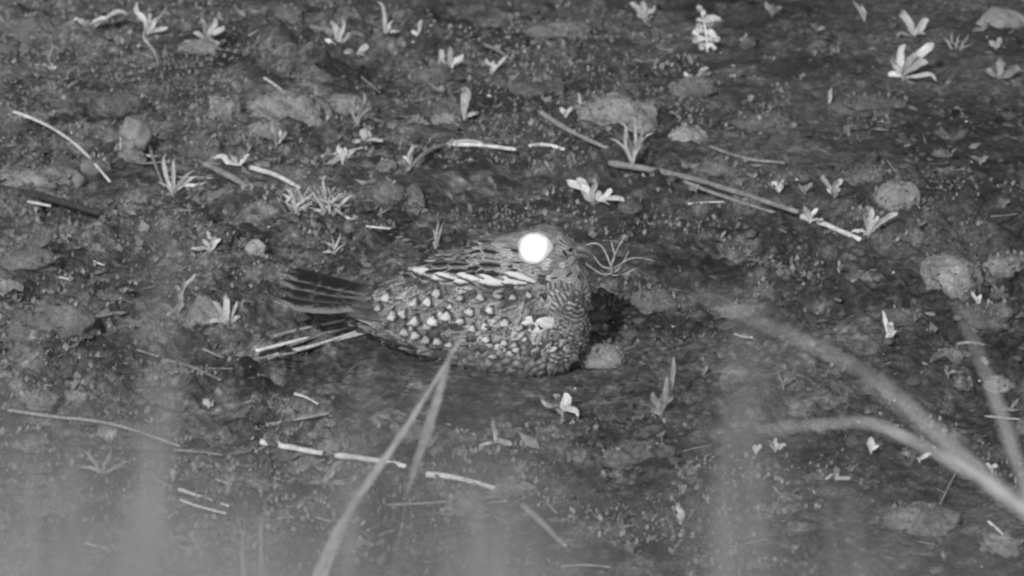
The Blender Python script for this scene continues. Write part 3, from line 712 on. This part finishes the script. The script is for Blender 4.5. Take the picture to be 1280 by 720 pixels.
row(100, 250, 30, 340, 560, .0020, .62, .9)
row(230, 380, 30, 500, 640, .0024, .55, .7)
row(380, 660, 28, 385, 560, .0026, .55, .75)
row(660, 870, 46, 560, 690, .0016, .55, .7)
row(880, 965, 24, 370, 540, .0023, .75, 1.0)
row(980, 1140, 46, 540, 650, .0016, .6, .75)
row(1140, 1300, 55, 620, 710, .0014, .55, .7)
for (d_, x_, t_, w_) in ((1.45, 160, 235, .0034), (1.5, 182, 270, .0026), (1.5, 50, 470, .0030), (1.35, 100, 540, .0030), (1.5, 425, 420, .0026), (1.4, 560, 540, .0028), (1.45, 905, 325, .0028),
                        (1.4, 935, 360, .0026), (1.5, 1075, 580, .0030), (1.3, 15, 500, .0030), (1.4, 640, 600, .0024), (1.5, 260, 600, .0026)):
    veil(d_, [(x_, t_, w_)])

# ------------------------------------------------------------------ the bird
YAW = R(20); SP = DIST / FPX
AN = P(570, 448); AN.z = gz(AN.x, AN.y)
bird = tag(empty('nightjar', AN, -YAW), 'mottled nightjar crouching on the ground with one eye shining white', 'bird')
Binv = Matrix.Translation(AN) @ Matrix.Rotation(-YAW, 4, 'Z')
BI = Binv.inverted()
def loc(px, py, y=0.0):
    """a point of the bird's middle plane (offset y sideways) seen at that place"""
    xl = ((px - 570) * SP - y * math.sin(YAW)) / math.cos(YAW)
    yw = -xl * math.sin(YAW) + y * math.cos(YAW)
    return Vector((xl, y, ((448 - py) * SP - yw * math.sin(PITCH)) / math.cos(PITCH)))
def toplane(px): return ((px - 570) * SP) / math.cos(YAW)
st = [(448, 366, .024, .012), (470, 360, .018, .020), (492, 349, .011, .030), (520, 335, .005, .039), (556, 319, .000, .046), (596, 309, -.003, .051), (636, 305, -.005, .052),
      (664, 310, -.004, .050), (690, 328, -.001, .044), (708, 350, .006, .036), (721, 378, .016, .025), (729, 398, .030, .011)]
verts, faces = [], []; NS = 24
for (px, tp, zb, hw) in st:
    x = toplane(px); zt = loc(px, tp).z; zc = (zt + zb) / 2; hz = (zt - zb) / 2
    for k in range(NS):
        a = 2 * math.pi * k / NS; c, s_ = math.cos(a), math.sin(a)
        y = hw * math.copysign(abs(c) ** .85, c) * (1 - .12 * max(0, s_)); z = zc + hz * math.copysign(abs(s_) ** .9, s_)
        verts.append((x, y, z))
for i_ in range(len(st) - 1):
    for k in range(NS): faces.append((i_ * NS + k, (i_ + 1) * NS + k, (i_ + 1) * NS + (k + 1) % NS, i_ * NS + (k + 1) % NS))
faces.append(tuple(range(NS))); faces.append(tuple(range((len(st) - 1) * NS, len(st) * NS))[::-1])
def addell(c, r):
    bv, bf = ico(3); n0 = len(verts)
    verts.extend([(c.x + v[0] * r[0], c.y + v[1] * r[1], c.z + v[2] * r[2]) for v in bv]); faces.extend([tuple(q + n0 for q in f) for f in bf])
HC = loc(678, 327)
addell(HC, (.036, .0275, .029)); addell(HC + Vector((-.022, 0, -.012)), (.036, .034, .034)); addell(HC + Vector((.011, 0, -.024)), (.031, .031, .032))
addell(loc(640, 330), (.04, .036, .024))
tmp = meshobj('tmp', verts, faces, M['down'])
r_ = tmp.modifiers.new('r', 'REMESH'); r_.mode = 'VOXEL'; r_.voxel_size = .0022
sm_ = tmp.modifiers.new('s', 'SMOOTH'); sm_.iterations = 12; sm_.factor = .6
dg = bpy.context.evaluated_depsgraph_get(); dg.update()
bme = bpy.data.meshes.new_from_object(tmp.evaluated_get(dg)); bme.name = 'body'
bpy.data.objects.remove(tmp)
bme.polygons.foreach_set('use_smooth', [True] * len(bme.polygons))
body = bpy.data.objects.new('body', bme); COL.objects.link(body); body.parent = bird
bme.materials.clear(); bme.materials.append(M['down'])
bvh = BVHTree.FromPolygons([v.co.copy() for v in bme.vertices], [tuple(p.vertices) for p in bme.polygons])
def hit(px, py):
    o_ = BI @ CAM; d_ = (BI.to_3x3() @ ray(px, py)).normalized()
    h = bvh.ray_cast(o_, d_); return (h[0], h[1]) if h[0] is not None else (None, None)
def screen(p, mirror=True):
    q = p.copy()
    if mirror: q.y = -abs(q.y)
    w_ = Binv @ q; v = w_ - CAM; z = v.dot(FWD)
    return 640 + FPX * v.x / z, 360 - FPX * v.dot(UP) / z
def flow(p):
    x, z = p.x, p.z
    h = (p - HC)
    hw_ = min(1, max(0, (.058 - h.length) / .03)) if z > .055 else 0
    f = min(1, max(0, (x - .055) / .05))                        # breast: downwards
    lo = min(1, max(0, (.03 - z) / .03))
    return Vector((-1 + .55 * f, 0, -.28 - .9 * f + .2 * lo)) * (1 - hw_) + Vector((-1, 0, -.15)) * hw_
FR, FC = 6, 4
def featherverts(L, Wd, lift=.16, curl=.12, point=.5):
    V, UV = [], []
    for i_ in range(FR + 1):
        v = i_ / FR
        w = Wd * .5 * min(1, (.45 + 1.1 * v)) * (math.sqrt(max(0, 1 - max(0, (v - point) / (1 - point)) ** 2.2)) + .06)
        for k in range(FC + 1):
            u = k / FC; y = (u - .5) * 2
            z = L * (lift * v - curl * v * v) - .16 * w * y * y * 2
            V.append((v * L, y * w, z)); UV.append((u, v))
    F = [(a * (FC + 1) + c, a * (FC + 1) + c + 1, (a + 1) * (FC + 1) + c + 1, (a + 1) * (FC + 1) + c) for a in range(FR) for c in range(FC)]
    return np.array(V), F, UV
def frame(p, n, t, roll=0):
    n = n.normalized(); t = (t - n * t.dot(n)).normalized(); b_ = n.cross(t)
    m_ = Matrix((t, b_, n)).transposed()
    return m_ @ Matrix.Rotation(roll, 3, 'X')
acc = {}
def stuff_feather(kind, p, n, t, L, Wd, lift=.16, jit=.25, sink=.0004):
    V, F, UV = featherverts(L, Wd, lift + .08, .10)
    t = t + Vector((random.gauss(0, jit), random.gauss(0, jit), random.gauss(0, jit)))
    m_ = np.array(frame(p, n, t, random.uniform(-.2, .2)))
    V = V @ m_.T + np.array(p - n * sink)
    for q in range(len(V)):
        pt = Vector(V[q]); l_, n_, _, _ = bvh.find_nearest(pt)
        if l_ is not None:
            need = .0002 + .0007 * UV[q][1]; hgt = (pt - l_).dot(n_)
            if hgt < need: V[q] = l_ + n_ * need
    A = acc.setdefault(kind, ([], [], [], [], [0])); k = A[4][0]
    A[0].append(V); A[1].extend([tuple(q + k for q in f) for f in F]); A[2].extend(UV); A[3].extend([random.random()] * len(V)); A[4][0] += len(V)
FM = {}
def feather(kind, p, n, t, L, Wd, name, lift=.16, roll=0, raise_=.0008, tipat=False, point=.5, curl=.12, parent=None):
    key = (kind, round(L, 4), round(Wd, 4), lift, point, curl)
    if key not in FM:
        V, F, UV = featherverts(L, Wd, lift, curl, point)
        o_ = meshobj(name, V, F, M['f_' + kind], None, None, True, UV, [0.0] * len(V)); FM[key] = o_.data
    else:
        o_ = bpy.data.objects.new(name, FM[key]); COL.objects.link(o_)
    m3 = frame(p, n, t, roll)
    if tipat: p = p - (m3 @ Vector((L * .8, 0, 0)))
    o_.parent = bird; o_.matrix_local = Matrix.Translation(p + n * raise_) @ m3.to_4x4()
    return o_
# general plumage, one coat
vs = [(v.co.copy(), v.normal.copy()) for v in bme.vertices]; random.shuffle(vs)
cell = {}
EYE = hit(668, 310)
for (p, n) in vs:
    X_, Y_ = screen(p)
    head = X_ > 628 and Y_ < 352 and p.z > .06
    md = .0035 if head else (.0046 if X_ > 690 else .0061)
    c = (int(p.x / md), int(p.y / md), int(p.z / md)); ok = True
    for a in (-1, 0, 1):
        for b_ in (-1, 0, 1):
            for e in (-1, 0, 1):
                for q in cell.get((c[0] + a, c[1] + b_, c[2] + e), ()):
                    if (q - p).length < md: ok = False; break
    if not ok or p.z < .002: continue
    cell.setdefault(c, []).append(p)
    if EYE[0] is not None:
        ep = EYE[0].copy(); pp = p.copy(); pp.y = -abs(pp.y)
        if (pp - ep).length < .0108: continue
    fl = flow(p)
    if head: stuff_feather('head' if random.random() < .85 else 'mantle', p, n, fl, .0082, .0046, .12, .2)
    elif Y_ > 440 and X_ > 575: stuff_feather('belly', p, n, fl + Vector((0, 0, -.5)), .020, .0062, .08, .6)
    elif X_ > 692: stuff_feather('bar' if random.random() < .8 else 'mottle', p, n, fl, .0120, .0066, .14, .3)
    elif Y_ < 352 and X_ > 515: stuff_feather('mantle' if random.random() < .45 else 'mottle', p, n, fl, .018, .0092, .17)
    elif X_ < 490: stuff_feather('mottle', p, n, fl, .020, .0095, .12)
    else: stuff_feather('mottle', p, n, fl, random.uniform(.014, .019), random.uniform(.007, .0100), .16, .35)
for kind, A in acc.items():
    o = meshobj('plumage', np.concatenate(A[0]), A[1], M['f_' + kind], bird, None, True, A[2], A[3]); o['kind'] = 'stuff'
# pale scapular stripe
for k in range(15):
    x = 528 + 10 * k; y = 342 + 15 * math.sin(min(1, k / 11) * math.pi / 2) - max(0, k - 11) * 1.0
    p, n = hit(x, y); p2, n2 = hit(x - 14, y - 2.2)
    if p: feather('pale', p, n, ((p2 - p) if p2 else Vector((-1, 0, 0))).normalized() + Vector((0, 0, random.uniform(-.2, .3))), (.015, .023, .028)[k % 3], (.0055, .0085, .0098, .0065, .0075)[k % 5], 'scapular_feather', .12, roll=random.uniform(-.25, 0), raise_=.0021, curl=.07)
for k, (x, y) in enumerate(((545, 336), (560, 338), (574, 342), (590, 340), (606, 341), (568, 330), (586, 332), (606, 334), (626, 332))):
    p, n = hit(x, y)
    if p: feather('mantle', p, n, Vector((-1, 0, -.22 + random.uniform(-.12, .12))), (.019, .022)[k % 2], (.009, .0105)[k % 2], 'mantle_feather', .2, roll=.1, raise_=.0016, curl=.06)
for (x, y) in ((642, 303), (634, 305), (622, 307), (610, 309), (648, 297), (598, 310)):  # paler feathers put in for the halo beside the shining eye
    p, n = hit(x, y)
    if p: feather('head', p, n, Vector((-1, 0, -.12)), .015, .0048, 'halo_brow_feather', .2, curl=.1, raise_=.0006)
# spotted wing coverts
SPOTS = [(520, 402), (534, 407), (548, 425), (513, 408), (541, 402), (628, 436), (645, 436), (668, 436), (608, 424), (684, 430), (575, 402), (590, 410), (598, 417), (612, 430), (622, 433), (630, 428), (642, 431), (652, 440), (662, 440), (672, 434),
         (677, 428), (637, 441), (688, 424), (598, 440), (616, 444), (563, 384), (535, 378), (558, 396), (546, 368), (575, 374), (600, 372), (622, 370), (474, 386),
         (484, 373), (492, 396), (506, 414), (562, 430), (640, 372), (660, 370), (676, 376), (612, 388), (630, 404), (648, 410), (655, 424), (586, 390), (518, 380),
         (504, 392), (690, 436), (700, 428), (606, 408), (580, 424), (534, 424), (520, 418)]
for (x, y) in SPOTS:
    p, n = hit(x, y)
    if p:
        big = x < 560
        feather('spot', p, n, Vector((-1, 0, -.5 + random.uniform(-.55, .4))), random.choice((.019, .024)) if big else random.choice((.012, .016, .019)), random.choice((.0095, .0125)) if big else random.choice((.006, .0078, .0098)), 'covert_feather', .26, curl=.1, raise_=.0006, tipat=True, roll=random.uniform(-.3, .3))
for (x, y) in ((694, 408), (688, 404), (682, 408), (676, 401), (692, 400), (685, 411), (679, 405), (697, 403)):
    p, n = hit(x, y)
    if p: feather('white', p, n, Vector((-1, 0, .1 + random.uniform(-.3, .2))), random.choice((.014, .018)), random.choice((.0045, .0062)), 'throat_feather', .2, curl=.1, raise_=.0006)
# flight feathers of the folded wings and the tail
for sgn in (-1, 1):
    for k in range(6):
        a = loc(545 - 6 * k, 398 + 5 * k, -.034); a.y = sgn * abs(a.y) * (1 - .02 * k)
        b_ = loc(430 - 3 * k, 392 - 2.5 * k, -.012); b_.y = sgn * (abs(b_.y) - .0012 * k)
        d = b_ - a; nn = Vector((-.1, sgn * .75, .65)) if sgn < 0 else Vector((-.1, .75, .65))
        feather('tail' if k % 2 else 'mottle', a, nn, d, round(d.length, 3), .015, 'flight_feather', .02, curl=.02, point=.72, raise_=.001 * k)
for k in range(8):
    f = (k - 3.5) / 3.5
    a = loc(486, 372, 0) + Vector((0, f * .010, -.002 * abs(f)))
    tipx = -.150 - .008 * (1 - abs(f)); yy = f * .028
    b_ = Vector((tipx, yy, .025 - .006 * abs(f)))
    d = b_ - a
    feather('tail', a, Vector((.12, f * .28, 1)), d, round(d.length, 3),   .027, 'tail_feather', .015, curl=.015, point=.62, raise_=.0012 * (3.5 - abs(f - .1) * 3), roll=0)
# eye (widened to the blob of its glow), beak, bristles
bv, bf = ico(3)
for sgn in (-1, 1):
    p, n = EYE; p = p.copy(); n = n.copy()
    if sgn > 0: p.y = -p.y; n.y = -n.y
    m3 = frame(p, n, Vector((1, 0, 0)))
    V = [m3 @ Vector((v[0] * .0155 * (1 + .07 * math.sin(3 * math.atan2(v[1], v[0]) + 1) + .05 * math.sin(5 * math.atan2(v[1], v[0]))) * (1 + .10 * max(0, -v[0] * .7 + v[1] * sgn * -.7)), v[1] * .0150, v[2] * .0040)) for v in bv]
    e = meshobj('eye', V, bf, M['eye'] if sgn < 0 else M['beak'], bird, p - n * .001)
    if sgn < 0: e['label'] = 'eye with its white lamp shine built in as glow'
bp, bn = hit(717, 316)
if bp is None: bp = HC + Vector((.034, 0, .002))
bp = Vector((HC.x + .033, 0, bp.z))
path = [Vector((-.006, 0, .002)), Vector((.002, 0, .0025)), Vector((.009, 0, .0005)), Vector((.013, 0, -.005))]
V, F = tube(path, .0055, .0008, 8, rag=0); o = meshobj('beak', V, F, M['beak'], bird, bp)
V, F = tube([Vector((-.006, 0, -.0035)), Vector((.002, 0, -.0038)), Vector((.010, 0, -.0048))], .0042, .0008, 8, rag=0); meshobj('lower_beak', V, F, M['beak'], bird, bp)
for k in range(10):
    sgn = -1 if k % 2 else 1; q = k // 2
    a = bp + Vector((-.004 - .0015 * q, sgn * (.005 + .001 * q), -.001 - .0006 * q))
    V, F = tube([Vector((0, 0, 0)), Vector((.005, sgn * .002, -.001)), Vector((.008 - .0008 * q, sgn * .004, -.004))], .0003, .00015, 4, rag=0)
    meshobj('bristle', V, F, M['f_mottle'] if False else M['dimleaf'], bird, a)
for sgn in (-1, 1):
    a = Vector((.012, sgn * .016, .004))
    V, F = tube([Vector((0, 0, .008)), Vector((.004, 0, 0)), Vector((.016, 0, -.0045))], .0022, .0012, 6, rag=.05); meshobj('foot', V, F, M['beak'], bird, a)
print('objects', len(bpy.data.objects))
